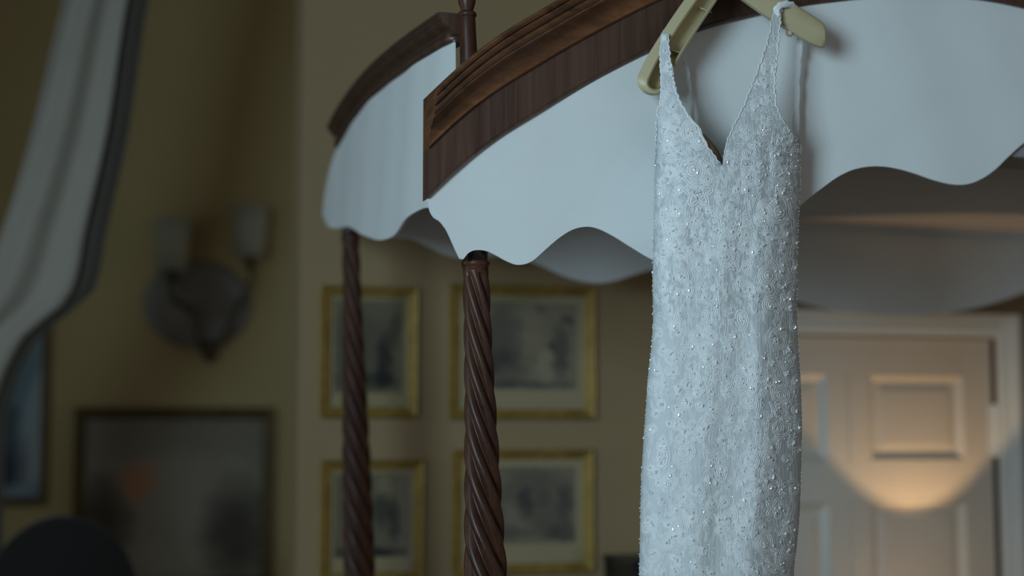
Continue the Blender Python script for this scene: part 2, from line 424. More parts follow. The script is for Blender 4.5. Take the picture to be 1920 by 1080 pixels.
picture(135, 764, 512, 1110, FV, pmE, 'large dim landscape painting in tarnished gilt frame below the sconce', 'framed_painting', None, 0.06, gilt='gilt_dark', mount=None, cat='painting', with_glass=False, depth=0.05)
pmF = print_mat('blue_seascape_print', (0.30, 0.42, 0.46), (0.02, 0.035, 0.06), [(.5, .10, .8, .26, .8), (.75, .40, .2, .12, .5), (.2, .42, .2, .1, .3)], .05, .3, 6)
picture(-190, 560, 94, 950, FV, pmF, 'gilt framed blue seascape print at far left of the wall', 'framed_print', None, 0.045, (0.05, 0.06), 'gilt_dark', 'mount_blue')

# ------------------------------------------------------------------ wall sconce on the far wall
su, sz = on_v(378, 575, FV)
sc = empty('wall_sconce', W(su, FV, sz), 'two armed wall sconce with cream shades and oval pewter plate above the painting', 'sconce')
K = 7.0 / F * 1.05
def SP(px, py, dv): return W(on_v(px, py, FV)[0], FV - dv, on_v(px, py, FV)[1])
pc = on_v(372, 570, FV)
rows = []
for rr, dv in ((1.0, 0.002), (1.0, 0.012), (0.93, 0.022), (0.86, 0.016), (0.5, 0.024), (0.05, 0.03)):
    rows.append([W(pc[0] + 0.285 * rr * math.cos(a), FV - dv, pc[1] + 0.24 * rr * math.sin(a)) for a in [2 * math.pi * k / 40 for k in range(40)]])
obj('back_plate', capped(rows), M['pewter'], sc, True)
for (a, b) in (((462, 502), 1), ((318, 528), -1)):
    path = spline([SP(392, 648, 0.03), SP(392 + 22 * b, 640, 0.09), SP(392 + (40 if b > 0 else -30), 590, 0.12), SP(a[0], a[1] + 36, 0.13), SP(a[0], a[1], 0.13)], 24)
    obj('arm', tube(path, 0.013, 10), M['brass'], sc, True)
    base = SP(a[0], a[1], 0.13)
    cz = obj('candle_tube', lathe([(0.034, -0.01), (0.042, 0.0), (0.036, 0.01), (0.016, 0.012), (0.016, 0.10)], base, n=20), M['brass'], sc, True)
    w0, w1 = (0.078, 0.100)
    obj('lamp_shade', grid([[base + Vector((r * math.cos(t), r * math.sin(t), hh * 1.2)) for t in [2 * math.pi * k / 32 for k in range(32)]] for r, hh in ((w0 - .004, 0.035), (w0, 0.035), (w1, 0.265), (w1 - .004, 0.265), (w0 - .004, 0.036))], True), M['shade'], sc, True)
kn = SP(390, 660, 0.05)
obj('knob', lathe([(0.004, -0.06), (0.02, -0.05), (0.045, -0.01), (0.05, 0.02), (0.03, 0.05), (0.01, 0.06)], kn, n=20), M['brass'], sc, True)

# ------------------------------------------------------------------ tied curtain, armchair and cabinet at the edges
CV = 3.0
cl = smoothf([(-200, 175), (0, 120), (250, 60), (430, 5), (560, -50), (640, -110), (800, -170), (1583, -200)])
cr = smoothf([(-200, 290), (0, 238), (250, 200), (430, 160), (560, 128), (640, 40), (800, -15), (1583, -20)])
cur = empty('curtain', W(on_v(-100, 1583, CV)[0], CV, 0), 'pale blue grey curtain swept sideways at the far left with charcoal border', 'curtain')
rows, rb = [], []
NY = 60
for j in range(NY + 1):
    y = -200 + 1783 * j / NY; a, b = cl(y), cr(y)
    row = []
    for i in range(49):
        s = i / 48; u, z = on_v(a + (b - a) * s, y, CV)
        row.append(W(u, CV + 0.022 * math.sin(s * 11 + y * 0.002) - 0.02, max(0.01, z)))
    rows.append(row)
    row = []
    for i in range(9):
        s = i / 8; w = 40 if y < 560 else 26
        u, z = on_v(b + w * s, y, CV)
        row.append(W(u, CV + 0.012 * math.sin(s * 9) + 0.005 * math.sin(30 + y * .002), max(0.01, z)))
    rb.append(row)
c1 = obj('curtain_panel', grid(rows), M['curtain'], cur, True); c2 = obj('border', grid(rb), M['curtain_edge'], cur, True)
for c in (c1, c2):
    m = c.modifiers.new('thick', 'SOLIDIFY'); m.thickness = 0.004

# high backed armchair, only its crest in frame
ch = on_v(120, 968, 2.8)
chair = empty('armchair', W(ch[0], 2.8, 0), 'dark upholstered high backed armchair whose rounded crest shows bottom left', 'chair')
def slab(half, z0, z1, v0, v1, crest):
    rows = []
    n = 24
    for vv, sh in ((v0, 0.93), (v0 + 0.02, 1.0), (v1 - 0.02, 1.0), (v1, 0.93)):
        r = [W(ch[0] - half * sh, vv, z0), W(ch[0] + half * sh, vv, z0)]
        for k in range(n + 1):
            t = math.pi * k / n
            r.append(W(ch[0] + half * sh * math.cos(t), vv, z1 - crest + crest * sh * math.sin(t)))
        rows.append(r)
    return capped(rows)
obj('backrest', slab(0.27, 0.40, ch[1], 2.75, 2.87, 0.30), M['upholstery'], chair, True)
bevel(obj('seat', box(ch[0] - 0.33, ch[0] + 0.33, 2.2, 2.76, 0.28, 0.46), M['upholstery'], chair), 0.03, 3)
for s in (-1, 1):
    bevel(obj('armrest', box(ch[0] + s * 0.30 - 0.06, ch[0] + s * 0.30 + 0.06, 2.22, 2.76, 0.28, 0.66), M['upholstery'], chair), 0.03, 3)
    for vv in (2.26, 2.8):
        obj('leg', lathe([(0.018, 0), (0.026, 0.28)], W(ch[0] + s * 0.28, vv, 0), n=12), M['ebony'], chair, True)

cbu, cbz = on_v(1186, 1052, WV - 0.30)
cab = empty('cabinet', W(cbu + 0.22, WV - 0.17, 0), 'black cabinet whose upper corner peeks out left of the dress', 'cabinet')
bevel(obj('carcass', box(cbu, cbu + 0.34, WV - 0.30, WV - 0.03, 0.03, cbz - 0.02), M['black'], cab), 0.003)
bevel(obj('top_board', box(cbu - 0.004, cbu + 0.344, WV - 0.305, WV - 0.025, cbz - 0.02, cbz), M['black'], cab), 0.003)
bevel(obj('door', box(cbu + 0.02, cbu + 0.32, WV - 0.312, WV - 0.301, 0.10, cbz - 0.05), M['black'], cab), 0.003)
bevel(obj('plinth', box(cbu + 0.01, cbu + 0.33, WV - 0.29, WV - 0.04, 0, 0.03), M['black'], cab), 0.002)

# ------------------------------------------------------------------ four poster bed
PV = 0.065                                    # post centre line behind the front face
pt = Vector((*on_v(891, 476, PV), 0)); pb = Vector((*on_v(911, 1080, PV), 0))
lean = (pb.x - pt.x) / (pb.y - pt.y)          # du per dz
def post_u(z): return pt.x + lean * (z - pt.y)
BD = 1.40                                     # depth between the post rows
u_peak = on_v(1722, 0, 0)[0] + 0.10
WID = 2 * (u_peak - post_u(pt.y)) + 0.1
bed = empty('four_poster_bed', W(post_u(0) + WID / 2, PV + BD / 2, 0), 'mahogany four poster bed with arched cornice, twisted posts and white scalloped valance', 'bed')

# front: arch path of the frieze's lower edge (px) on v=0
arch_px = [(803, 372), (845, 331), (892, 291), (940, 256), (985, 228), (1078, 172), (1182, 115), (1229, 92), (1299, 63), (1365, 42), (1431, 26), (1494, 13), (1560, 4), (1640, -4), (1722, -8), (1790, -6)]
arch = [on_v(x, y, 0) for x, y in arch_px]
u_peak = max(u_peak, arch[-1][0] + 0.02)
arch += [(2 * u_peak - u, z) for u, z in reversed(arch)]
archf = smoothf(arch)
UA0, UA1 = arch[0][0], arch[-1][0]
NA = 120
us = [UA0 + (UA1 - UA0) * k / NA for k in range(NA + 1)]
FR = 0.112
frieze_prof = [(0.0, 0.0), (0.004, 0.003), (0.004, 0.008), (0.0, 0.011), (0.0, FR - 0.004), (-0.05, FR - 0.004), (-0.05, 0.0)]
mould_prof = [(-0.05, FR - 0.004), (0.006, FR - 0.004), (0.010, FR), (0.008, FR + 0.006), (0.004, FR + 0.009), (0.007, FR + 0.020), (0.018, FR + 0.036), (0.036, FR + 0.048), (0.046, FR + 0.056),
              (0.046, FR + 0.060), (0.053, FR + 0.064), (0.056, FR + 0.071), (0.053, FR + 0.078), (0.058, FR + 0.080), (0.066, FR + 0.084), (0.070, FR + 0.092), (0.067, FR + 0.098), (0.074, FR + 0.100), (0.078, FR + 0.107), (0.074, FR + 0.113), (0.05, FR + 0.116), (-0.05, FR + 0.114)]
def sweep_front(prof, v0=0.0, zoff=0.0):
    return capped([[W(u, v0 - b, archf(u) + hgt + zoff) for b, hgt in prof] for u in us])
edge_sharp(obj('frieze', sweep_front(frieze_prof), M['mahogany'], bed, True), 30)
edge_sharp(obj('cornice_moulding', sweep_front(mould_prof), M['mahogany_mould'], bed, True), 38)

# front valance
low_px = [(803, 374), (806, 394), (813, 407), (826, 416), (838, 432), (851, 460), (863, 485), (869, 486), (878, 475), (890, 469), (912, 470), (930, 478), (950, 489), (968, 496), (985, 495), (1000, 488), (1025, 466), (1050, 445), (1075, 430), (1100, 425), (1122, 429), (1150, 443), (1180, 462), (1222, 487), (1285, 512), (1350, 512), (1410, 484), (1470, 418), (1510, 378), (1545, 350), (1570, 332), (1600, 318), (1635, 312), (1670, 314), (1710, 324), (1750, 338), (1785, 346), (1815, 345), (1845, 333), (1870, 315), (1890, 295), (1920, 268), (1960, 240), (2010, 225), (2060, 240), (2120, 275), (2200, 330), (2290, 380), (2380, 400)]
VV = 0.006
lowp = [on_v(x, y, VV) for x, y in low_px]
lowp[0] = (UA0, lowp[0][1]); lowp.append((UA1, archf(UA1) - 0.01))
# keep the path single valued in u
clean = [lowp[0]]
for p in lowp[1:]:
    if p[0] > clean[-1][0] + 0.002: clean.append(p)
lowf = smoothf(clean)
cols = sorted(set([p[0] for p in clean] + [UA0 + (UA1 - UA0) * k / 330 for k in range(331)]))
def valance(cols, topf, botf, place, n=10, thick=0.006):
    front, back = [], []
    for c in cols:
        t, b = topf(c), botf(c); b = min(b, t - 0.001)
        front.append([place(c, t + (b - t) * k / n, 0) for k in range(n + 1)])
        back.append([place(c, t + (b - t) * k / n, thick) for k in range(n, -1, -1)])
    return capped([f + b for f, b in zip(front, back)])
def wav(u, z): return 0.0025 * math.sin(u * 9 + z * 3) + 0.0012 * math.sin(u * 23 + 1 + z * 7)
o = obj('front_valance', valance(cols, lambda u: archf(u) + 0.004, lowf, lambda u, z, d: W(u, VV + d + wav(u, z), z)), M['valance'], bed, True)
edge_sharp(o, 50)

# tester lining, rails, back valance
ZC = on_v(1710, 424, PV + BD)[1]
obj('valance_backing', valance([UA0 + 0.06 + (UA1 - UA0 - 0.12) * k / 60 for k in range(61)], lambda u: max(archf(u) - 0.002, ZC), lambda u: ZC - 0.03, lambda u, z, d: W(u, 0.022 + d, z), 2), M['rail'], bed, True)
uS = post_u(ZC) - 0.015                       # side plane, left
uSR = post_u(ZC) + WID + 0.015
VB = PV + BD + 0.02
obj('tester_lining', box(uS + 0.005, uSR - 0.005, 0.035, VB - 0.005, ZC, ZC + 0.012), M['lining'], bed)
_r = ray(1900, 318); _t = (ZC - 0.03 - EYE.z) / _r.z
v_rail = max(0.08, (EYE + _r * _t - B0).dot(DV))
bevel(obj('front_rail', box(uS + 0.01, uSR - 0.01, 0.04, v_rail, ZC - 0.03, ZC - 0.0005), M['rail'], bed), 0.001)
bevel(obj('back_rail', box(uS + 0.01, uSR - 0.01, VB - 0.035, VB - 0.006, ZC - 0.016, ZC - 0.0005), M['valance'], bed), 0.006, 3)
back_px = [(600, 400), (655, 426), (700, 440), (740, 445), (770, 448), (800, 461), (835, 478), (880, 486), (930, 480), (970, 482), (1010, 496), (1060, 518), (1112, 530), (1150, 527), (1190, 515), (1225, 505), (1290, 502), (1360, 516), (1430, 543), (1500, 566), (1560, 580), (1640, 590), (1710, 592), (1780, 586), (1850, 572), (1920, 549), (1990, 522), (2060, 515), (2150, 540), (2260, 585)]
backp = [on_v(x, y, VB) for x, y in back_px]; backp.append((uSR + 0.03, backp[-1][1]))
backf = smoothf(backp)
b0 = on_v(648, 430, VB)[0]
colsb = [b0 + (uSR - b0) * k / 240 for k in range(241)]
edge_sharp(obj('back_valance', valance(colsb, lambda u: ZC + 0.01, backf, lambda u, z, d: W(u, VB + d + wav(u, z), z)), M['valance'], bed, True), 50)

# left side valance with its own arched cornice, built solid in place of a smeared ghost copy
top_px = [(612, 402), (616, 362), (627, 312), (645, 264), (680, 211), (720, 168), (760, 136), (800, 109), (850, 79), (878, 63)]
bot_px = [(612, 402), (622, 424), (640, 428), (660, 425), (690, 441), (714, 450), (735, 447), (752, 436), (772, 410), (792, 396), (812, 390), (850, 400), (878, 420)]
topv = [on_u(x, y, uS) for x, y in top_px]; botv = [on_u(x, y, uS) for x, y in bot_px]
topv.sort(); botv.sort()
def uniq(p):
    r = [p[0]]
    for q in p[1:]:
        if q[0] > r[-1][0] + 0.004: r.append(q)
    return r
topv, botv = uniq(topv), uniq(botv)
tf, bf = smoothf(topv), smoothf(botv)
v_0 = max(topv[0][0], on_u(857, 90, uS)[0]); v_1 = min(topv[-1][0], botv[-1][0])
colv = [v_0 + (v_1 - v_0) * k / 160 for k in range(161)]
edge_sharp(obj('side_valance', valance(colv, tf, bf, lambda v, z, d: W(uS - 0.012 + d + wav(v, z), v, z)), M['valance'], bed, True), 50)
sv1 = on_u(640, 275, uS)[0]
vs_ = [v_0 + (sv1 - v_0) * k / 50 for k in range(51)]
sp = [(b * 0.6, (hgt - FR * 0.80) * 0.45) for b, hgt in mould_prof]
edge_sharp(obj('side_cornice', capped([[W(uS - 0.01 - b * 0.8, v, tf(v) + hgt) for b, hgt in sp] for v in vs_]), M['mahogany'], bed, True), 38)
sp2 = [(-0.03, -0.006), (0.013, -0.006), (0.013, (FR * .2) * .45 + .004), (-0.03, (FR * .2) * .45 + .004)]
obj('side_frieze', capped([[W(uS - 0.01 - b, v, tf(v) + hgt) for b, hgt in sp2] for v in vs_]), M['mahogany'], bed, True)

# rope-twist posts with collar and finial
Z_COL = on_v(891, 494, PV)[1]
def post(du, dv, zcol, ztop, scale=1.0, finial=True, leanf=lean, dz=0):
    ax = lambda z: (post_u(Z_COL) + du + leanf * (z - Z_COL) * (1 if leanf else 0), PV + dv)
    rows = []; N = 84; NR = 6
    zt = zcol - 0.012; zb = 0.95
    n = 190
    def rad(z):
        d = (zt - z)
        return (0.0285 + 0.021 * sst(0, 0.95, d)) * scale
    for k in range(n + 1):
        z = zt + (zb - zt) * k / n; c = ax(z); R = rad(z); tw = 2 * math.pi * (zt - z) / 0.50
        fade = sst(0, 0.02, zt - z)
        row = []
        for j in range(N):
            a = 2 * math.pi * j / N + tw
            ph = NR * 2 * math.pi * j / N
            g = abs(math.sin(ph / 2))           # rounded reeds between sharp grooves
            r = R * (1 + (-0.36 + 0.42 * g ** 0.85) * fade)
            row.append(W(c[0] + r * math.sin(a), c[1] - r * math.cos(a), z))
        rows.append(row)
    root = obj('post', capped(rows), M['mahogany_post'], bed, True)
    def turned(name, prof, mat, par):
        rows = [[W(ax(z)[0] + r * math.sin(2 * math.pi * j / 36), ax(z)[1] - r * math.cos(2 * math.pi * j / 36), z) for j in range(36)] for r, z in prof]
        return edge_sharp(obj(name, capped(rows), mat, par, True), 40)
    s = scale
    turned('collar_ring', [(0.028 * s, zcol - 0.022), (0.0285 * s, zcol - 0.012), (0.0295 * s, zcol - 0.008), (0.0315 * s, zcol - 0.004), (0.0322 * s, zcol), (0.031 * s, zcol + 0.004), (0.027 * s, zcol + 0.005)], M['mahogany_post'], root)
    turned('post_neck', [(0.027 * s, zcol + 0.002), (0.0285 * s, zcol + 0.004), (0.0285 * s, zcol + 0.05), (0.024 * s, ztop), (0.0, ztop)], M['ebony'], root)
    turned('post_foot', [(0.045, 0), (0.055, 0.02), (0.055, 0.10), (0.042, 0.13), (0.058, 0.25), (0.06, 0.60), (0.05, 0.70), (0.062, 0.76), (0.05, 0.84), (0.056, 0.92), (0.052, 0.955)], M['mahogany_post'], root)
    if finial:
        zf = ztop
        turned('finial', [(0.024, zf - 0.05), (0.0215, zf), (0.0185, zf + 0.135), (0.0180, zf + 0.165), (0.0175, zf + 0.168), (0.0205, zf + 0.171), (0.0212, zf + 0.175), (0.0195, zf + 0.179), (0.0135, zf + 0.183), (0.0155, zf + 0.190), (0.0195, zf + 0.202), (0.0200, zf + 0.214), (0.0170, zf + 0.232), (0.0095, zf + 0.26), (0.005, zf + 0.285), (0, zf + 0.29)], M['mahogany_post'], root)
    return root
zf_ring = on_v(873, 27, PV)[1]
post(0, 0, Z_COL, zf_ring - 0.175)
zc2 = on_v(655, 446, PV + BD)[1]
post(0, BD, zc2, ZC, 0.92, False)
post(WID, 0, Z_COL, zf_ring - 0.175)
post(WID, BD, zc2, ZC, 0.92, False)

# ------------------------------------------------------------------ hanger
HV = -0.068
hk_u, hk_z = on_v(1352, -70, HV)
hanger = empty('clothes_hanger', W(hk_u, HV, hk_z), 'khaki contoured clothes hanger holding the lace dress in front of the cornice', 'hanger')
def sweep_channel(path_px, prof, n=40, scalef=None, end_normal=None):
    P = spline([(x, y) for x, y in path_px], n); rows = []
    for i, p in enumerate(P):
        a, b = P[max(i - 1, 0)], P[min(i + 1, n)]
        t = (b - a).normalized(); nrm = Vector((-t.y, t.x, 0))    # to the left-hand side of travel in px
        k = scalef(i / n) if scalef else 1
        if end_normal: nrm = nrm.lerp(Vector((*end_normal, 0)), sst(0.70, 1.0, i / n)).normalized()
        row = []
        for ac, dp in prof:
            row.append(at(p.x + nrm.x * ac * k, p.y + nrm.y * ac * k, HV, dp))
        rows.append(row)
    return capped(rows)
# left arm: hollow channel towards the viewer.  travel downwards: +across = towards the left/lower edge in px? handled by sign below
Lp = [(1372, -72), (1345, -38), (1318, 2), (1284, 52), (1255, 98), (1238, 128), (1227, 152)]
profL = [(-32, -0.013), (-33, 0.022), (-14, 0.033), (-11, 0.031), (-9, -0.010), (16, -0.010), (18, 0.030), (20, 0.033), (23, 0.031), (24, 0.012), (22, -0.013)]
kl = lambda t: 1.0 if t < 0.8 else 1.0 - 0.55 * ((t - 0.8) / 0.2) ** 2.2
a = obj('left_arm', sweep_channel(Lp, [(-ac, dp) for ac, dp in profL], n=48, scalef=lambda t: 0.86 + 0.14 * t), M['hanger'], hanger, True); edge_sharp(a, 40)
# rounded closing end of the channel
rows = []
_t = (Vector((1227, 152)) - Vector((1238, 128))).normalized(); _r = Vector((_t.y, -_t.x))
pr = [(24, -0.013), (25, 0.012), (24, 0.031), (21, 0.033), (18, 0.030), (16, -0.010), (0, -0.010), (0, -0.013)]
pl = [(32, -0.013), (33, 0.022), (24, 0.029), (14, 0.033), (11, 0.031), (9, -0.010), (0, -0.010), (0, -0.013)]
for k in range(21):
    f = k / 20; ang = math.pi * f; e = f * f * (3 - 2 * f)
    dr = _r * math.cos(ang) + _t * (math.sin(ang) * 0.98)
    rows.append([at(1227 + dr.x * (ra + (rb - ra) * e), 152 + dr.y * (ra + (rb - ra) * e), HV, da + (db - da) * e) for (ra, da), (rb, db) in zip(pr, pl)])
edge_sharp(obj('arm_end', capped(rows), M['hanger'], hanger, True), 40)
for (x0, y0, x1, y1) in ((1312, 13, 1334, 22), (1248, 89, 1274, 97)):
    g = []
    vs = [at(x, y, HV, d) for d in (-0.010, 0.012) for x, y in ((x0, y0), (x1, y1), (x1 + 1, y1 + 3), (x0 + 1, y0 + 3))]
    obj('stiffening_rib', (vs, [(0, 1, 2, 3), (4, 7, 6, 5), (0, 4, 5, 1), (1, 5, 6, 2), (2, 6, 7, 3), (3, 7, 4, 0)]), M['hanger'], hanger)
Rp = [(1338, -74), (1372, -48), (1410, -20), (1450, 8), (1492, 34), (1526, 55), (1547, 65)]
profR = [(-29, 0.006), (-29, 0.012), (-25, 0.022), (-12, 0.031), (4, 0.036), (17, 0.034), (21, 0.031), (21, 0.006), (0, 0.002)]
kr = lambda t: 1.0 if t < 0.9 else 1.0 - 0.22 * ((t - 0.9) / 0.1) ** 2
a = obj('right_arm', sweep_channel(Rp, [(-ac, dp) for ac, dp in profR], n=48, scalef=kr, end_normal=(0.02, 1.0)), M['hanger'], hanger, True); edge_sharp(a, 40)
hp = [W(*[on_v(x, y, HV)[0], HV - 0.015, on_v(x, y, HV)[1]]) for x, y in ((1352, -60), (1352, -95), (1356, -125))]
top = W(on_v(1356, -150, HV)[0], -0.045, on_v(1356, -165, 0)[1])
uh = on_v(1354, -150, HV)[0]; zh = archf(uh) + FR + 0.116
hookp = [W(hk_u, HV - 0.015, hk_z - 0.01), W(uh, HV - 0.020, zh - 0.03), W(uh, HV - 0.012, zh + 0.010), W(uh, -0.055, zh + 0.018), W(uh, -0.02, zh + 0.010), W(uh, 0.02, zh + 0.004)]
obj('hook', tube(spline(hookp, 30), 0.002, 8), M['metal'], hanger, True)
nt = on_v(1476, 64, HV)
obj('strap_notch', lathe([(0.004, -0.006), (0.008, -0.003), (0.0085, 0.004), (0.005, 0.010), (0.003, 0.022)], W(nt[0], HV - 0.012, nt[1] - 0.002), n=14), M['hanger'], hanger, True)

# ------------------------------------------------------------------ the dress
V0 = -0.070
XL = smoothf([(0, 1240), (60, 1240), (100, 1237), (150, 1239), (185, 1238), (212, 1232), (260, 1230), (320, 1228), (400, 1226), (480, 1225), (540, 1224), (600, 1225), (660, 1221), (690, 1217), (760, 1212), (830, 1207), (900, 1203), (980, 1201), (1080, 1199), (1400, 1190), (1800, 1150)])
XR = smoothf([(0, 1500), (262, 1500), (330, 1500), (370, 1499), (420, 1496), (520, 1494), (600, 1494), (660, 1497), (720, 1501), (800, 1503), (860, 1502), (960, 1499), (1020, 1494), (1080, 1488), (1400, 1500), (1800, 1540)])
DY = smoothf([(0, 0.042), (80, 0.048), (200, 0.072), (300, 0.088), (450, 0.085), (600, 0.088), (760, 0.092), (1080, 0.098), (1800, 0.12)])
def prof(s, y):
    s = max(-1, min(1, s))
    p = 0.42 - 0.25 * sst(500, 250, y)
    if s > p:
        q = (s - p) / (1 - p); e = 1.35 + 0.9 * sst(520, 300, y)
        return max(0.0, 1 - q ** e) ** (0.72)
    q = (p - s) / (1 + p)
    return max(0.0, 1 - q ** 3.6) ** 0.55
def fold(s, y):
    f = sst(300, 420, y) * 0.0035 * math.sin(s * 9 + 0.004 * y) * (1 - s * s)
    f += sst(560, 700, y) * 0.006 * math.exp(-((s + 0.06 - 0.00008 * (y - 800)) / 0.10) ** 2) * -0.5
    f += sst(560, 680, y) * sst(0.3, 0.5, s) * 0.005 * math.sin(y * 0.026 + s * 7) * (1 - abs(s))
    f += sst(420, 330, y) * sst(230, 300, y) * 0.004 * math.exp(-((s - 0.55) / 0.05) ** 2) * -1
    return f
def S(x, y, lift=0.0):
    a, b = XL(y), XR(y); s = (2 * x - a - b) / (b - a)
    k = sst(300, 150, y)
    return at(x, y, V0, DY(y) * (prof(s, y) * (1 - k) + k * (0.75 + 0.25 * prof(s, y))) + fold(s, y) + lift)
def SN(x, y):
    e = 1.2
    dx = S(x + e, y) - S(x - e, y); dy = S(x, y + e) - S(x, y - e)
    n = dx.cross(dy)
    if n.length < 1e-12: return Vector((0, -1, 0))
    n.normalize()
    if n.dot(EYE - S(x, y)) < 0: n = -n
    return n
NLI = smoothf([(62, 1253), (110, 1257), (150, 1263), (180, 1271), (200, 1281), (222, 1294), (240, 1310), (255, 1316), (275, 1328), (295, 1342), (309, 1354)])     # left cup, inner edge
LO = lambda y: XL(y)
NRI = smoothf([(14, 1453), (35, 1447), (70, 1440), (110, 1428), (160, 1409), (200, 1393), (240, 1373), (265, 1363), (285, 1358), (309, 1355)])                        # right cup, inner edge
RO = smoothf([(14, 1466), (45, 1463), (100, 1458), (150, 1453), (190, 1455), (212, 1461), (235, 1474), (252, 1486), (262, 1497), (266, 1500), (309, 1500)])           # right cup, armhole edge

def net_mat(name, z0, z1, f0, f1):   # lace cloth; the sheer share of the weave changes with height
    t = NT(name); v = t.mapping((1, 1, 1))
    sx = t.new('ShaderNodeSeparateXYZ'); t.link(t.tc.outputs['Object'], sx.inputs[0])
    mr_ = t.new('ShaderNodeMapRange', interpolation_type='SMOOTHSTEP')
    for i, x in ((1, z0), (2, z1), (3, f0), (4, f1)): mr_.inputs[i].default_value = x
    t.link(sx.outputs[2], mr_.inputs[0])
    nA = t.noise(t.mapping((1.5, 1, 0.8)), 42, 4, 0.55, 0.8)
    patch = t.ramp(nA, [(0.40, (0, 0, 0)), (0.60, (1, 1, 1))])
    colr = t.mix(t.math('MULTIPLY', patch, mr_.outputs[0]), (0.66, 0.69, 0.695), (0.47, 0.49, 0.50))
    wv = t.new('ShaderNodeTexWave', wave_type='BANDS', bands_direction='X'); wv.inputs['Scale'].default_value = 34; wv.inputs['Distortion'].default_value = 7; wv.inputs['Detail'].default_value = 3; wv.inputs['Detail Scale'].default_value = 1.2
    t.link(t.mapping((1, 1, 0.35)), wv.inputs[0])
    hh = t.math('ADD', t.math('MULTIPLY', wv.outputs[1], 0.5), t.math('ADD', t.noise(v, 110, 5), t.math('MULTIPLY', t.noise(v, 420, 2), 0.5)))
    t.bump(hh, 0.32, 0.0018)
    return t.set(Base_Color=colr, Roughness=0.7, Sheen_Weight=0.2, Specular_IOR_Level=0.3)
HEM = 1750
_h = on_v(1345, HEM, V0)[1]
M['net'] = net_mat('ivory_lace_net', on_v(1345, 640, V0)[1] - _h, on_v(1345, 540, V0)[1] - _h, 0.15, 0.75)
M['cup'] = net_mat('ivory_cup_net', 0.0, 0.15, 0.75, 0.35)
M['satin'] = net_mat('ivory_skirt_lace', 0.0, 2.0, 0.10, 0.12)
M['lace'] = fabric('ivory_lace_cord', (0.90, 0.92, 0.92), 1500, 0.35, 0.04, 0.2)
t = NT('clear_bead')
M['bead'] = t.set(Base_Color=(0.93, 0.95, 0.97), Roughness=0.17, Metallic=0.35, Coat_Weight=1.0, Coat_Roughness=0.06)

HEM = 1750
dz = on_v(1345, HEM, V0)[1]
dress = empty('wedding_dress', W(on_v(1345, HEM, V0)[0], V0, dz), 'ivory sleeveless wedding dress with beaded scroll lace hanging from the canopy', 'dress')
def patchgrid(y0, y1, fa, fb, ny, nx, f=S):
    rows = []
    for j in range(ny + 1):
        y = y0 + (y1 - y0) * j / ny; a, b = fa(y), fb(y)
        rows.append([f(a + (b - a) * i / nx, y) for i in range(nx + 1)])
    return grid(rows)
def solid(o, th=0.0016):
    m = o.modifiers.new('cloth', 'SOLIDIFY'); m.thickness = th; m.offset = 0; return o
def ease(fa, fb, nx):            # columns denser at the sides, where the cloth turns
    return [0.5 - 0.5 * math.cos(math.pi * i / nx) for i in range(nx + 1)]
def bodygrid(y0, y1, ny, nx):
    rows = []; es = ease(0, 0, nx)
    for j in range(ny + 1):
        y = y0 + (y1 - y0) * j / ny; a, b = XL(y), XR(y)
        rows.append([S(a + (b - a) * e, y) for e in es])
    return grid(rows)
solid(obj('gown_front', bodygrid(309, HEM, 220, 60), M['net'], dress, True))
solid(obj('left_cup', patchgrid(62, 309, LO, NLI, 60, 18), M['cup'], dress, True))
solid(obj('right_cup', patchgrid(14, 309, NRI, RO, 70, 20), M['cup'], dress, True))
def SB(x, y):                    # back of the dress
    a, b = XL(y), XR(y); s = max(-1, min(1, (2 * x - a - b) / (b - a)))
    return at(x, y, V0, -0.052 * max(0, 1 - s * s) ** 0.5 - 0.002)
BT = lambda x: 270 + 60 * max(0, 1 - abs((x - 1362) / 140.0) ** 1.5)
rows = []
es = ease(0, 0, 40)
for j in range(91):
    row = []
    for e in es:
        xx = XL(300) + (XR(300) - XL(300)) * e
        y0 = BT(xx); y = y0 + (HEM - y0) * j / 90
        row.append(SB(XL(y) + (XR(y) - XL(y)) * e, y))
    rows.append(row)
solid(obj('back_panel', grid(rows), M['satin'], dress, True))
# straps over the hanger to the back
def ribbon(path, w):
    P = spline(path, 40); rows = []
    for i, p in enumerate(P):
        wd = w * (1 + 0.10 * math.sin(i * 1.9) + 0.06 * math.sin(i * 4.1))
        tg = (P[min(i + 1, 40)] - P[max(i - 1, 0)]).normalized(); sd = tg.cross((EYE - p).normalized())
        sd = sd.normalized() if sd.length > 0.2 else DU
        rows.append([p + sd * (wd * k) + DV * (0.0015 * math.sin(i * 2.3 + k * 5)) for k in (-0.5, -0.17, 0.17, 0.5)])
    return grid(rows)
def PX(x, y, v): 
    u, z = on_v(x, y, v); return W(u, v, z)
sl = S(1246, 66); sr = S(1459, 18)
def AT(x, y, tw): return at(x, y, HV, tw)
solid(obj('left_back_strap', ribbon([S(1246, 76), AT(1246, 66, 0.040), AT(1249, 59, 0.015), AT(1256, 60, -0.020), AT(1268, 74, -0.030), PX(1281, 92, -0.050), PX(1287, 130, -0.035), PX(1292, 170, -0.026), PX(1298, 225, -0.026), PX(1302, 285, -0.030)], 0.012), M['lace'], dress, True))
solid(obj('right_back_strap', ribbon([S(1458, 32), AT(1456, 18, 0.047), AT(1464, 10, 0.047), AT(1478, 8, 0.043), AT(1489, 14, 0.03), AT(1497, 30, -0.004), PX(1501, 62, -0.045), PX(1498, 100, -0.034), PX(1494, 150, -0.028), PX(1493, 215, -0.028), PX(1492, 275, -0.032)], 0.015), M['lace'], dress, True))
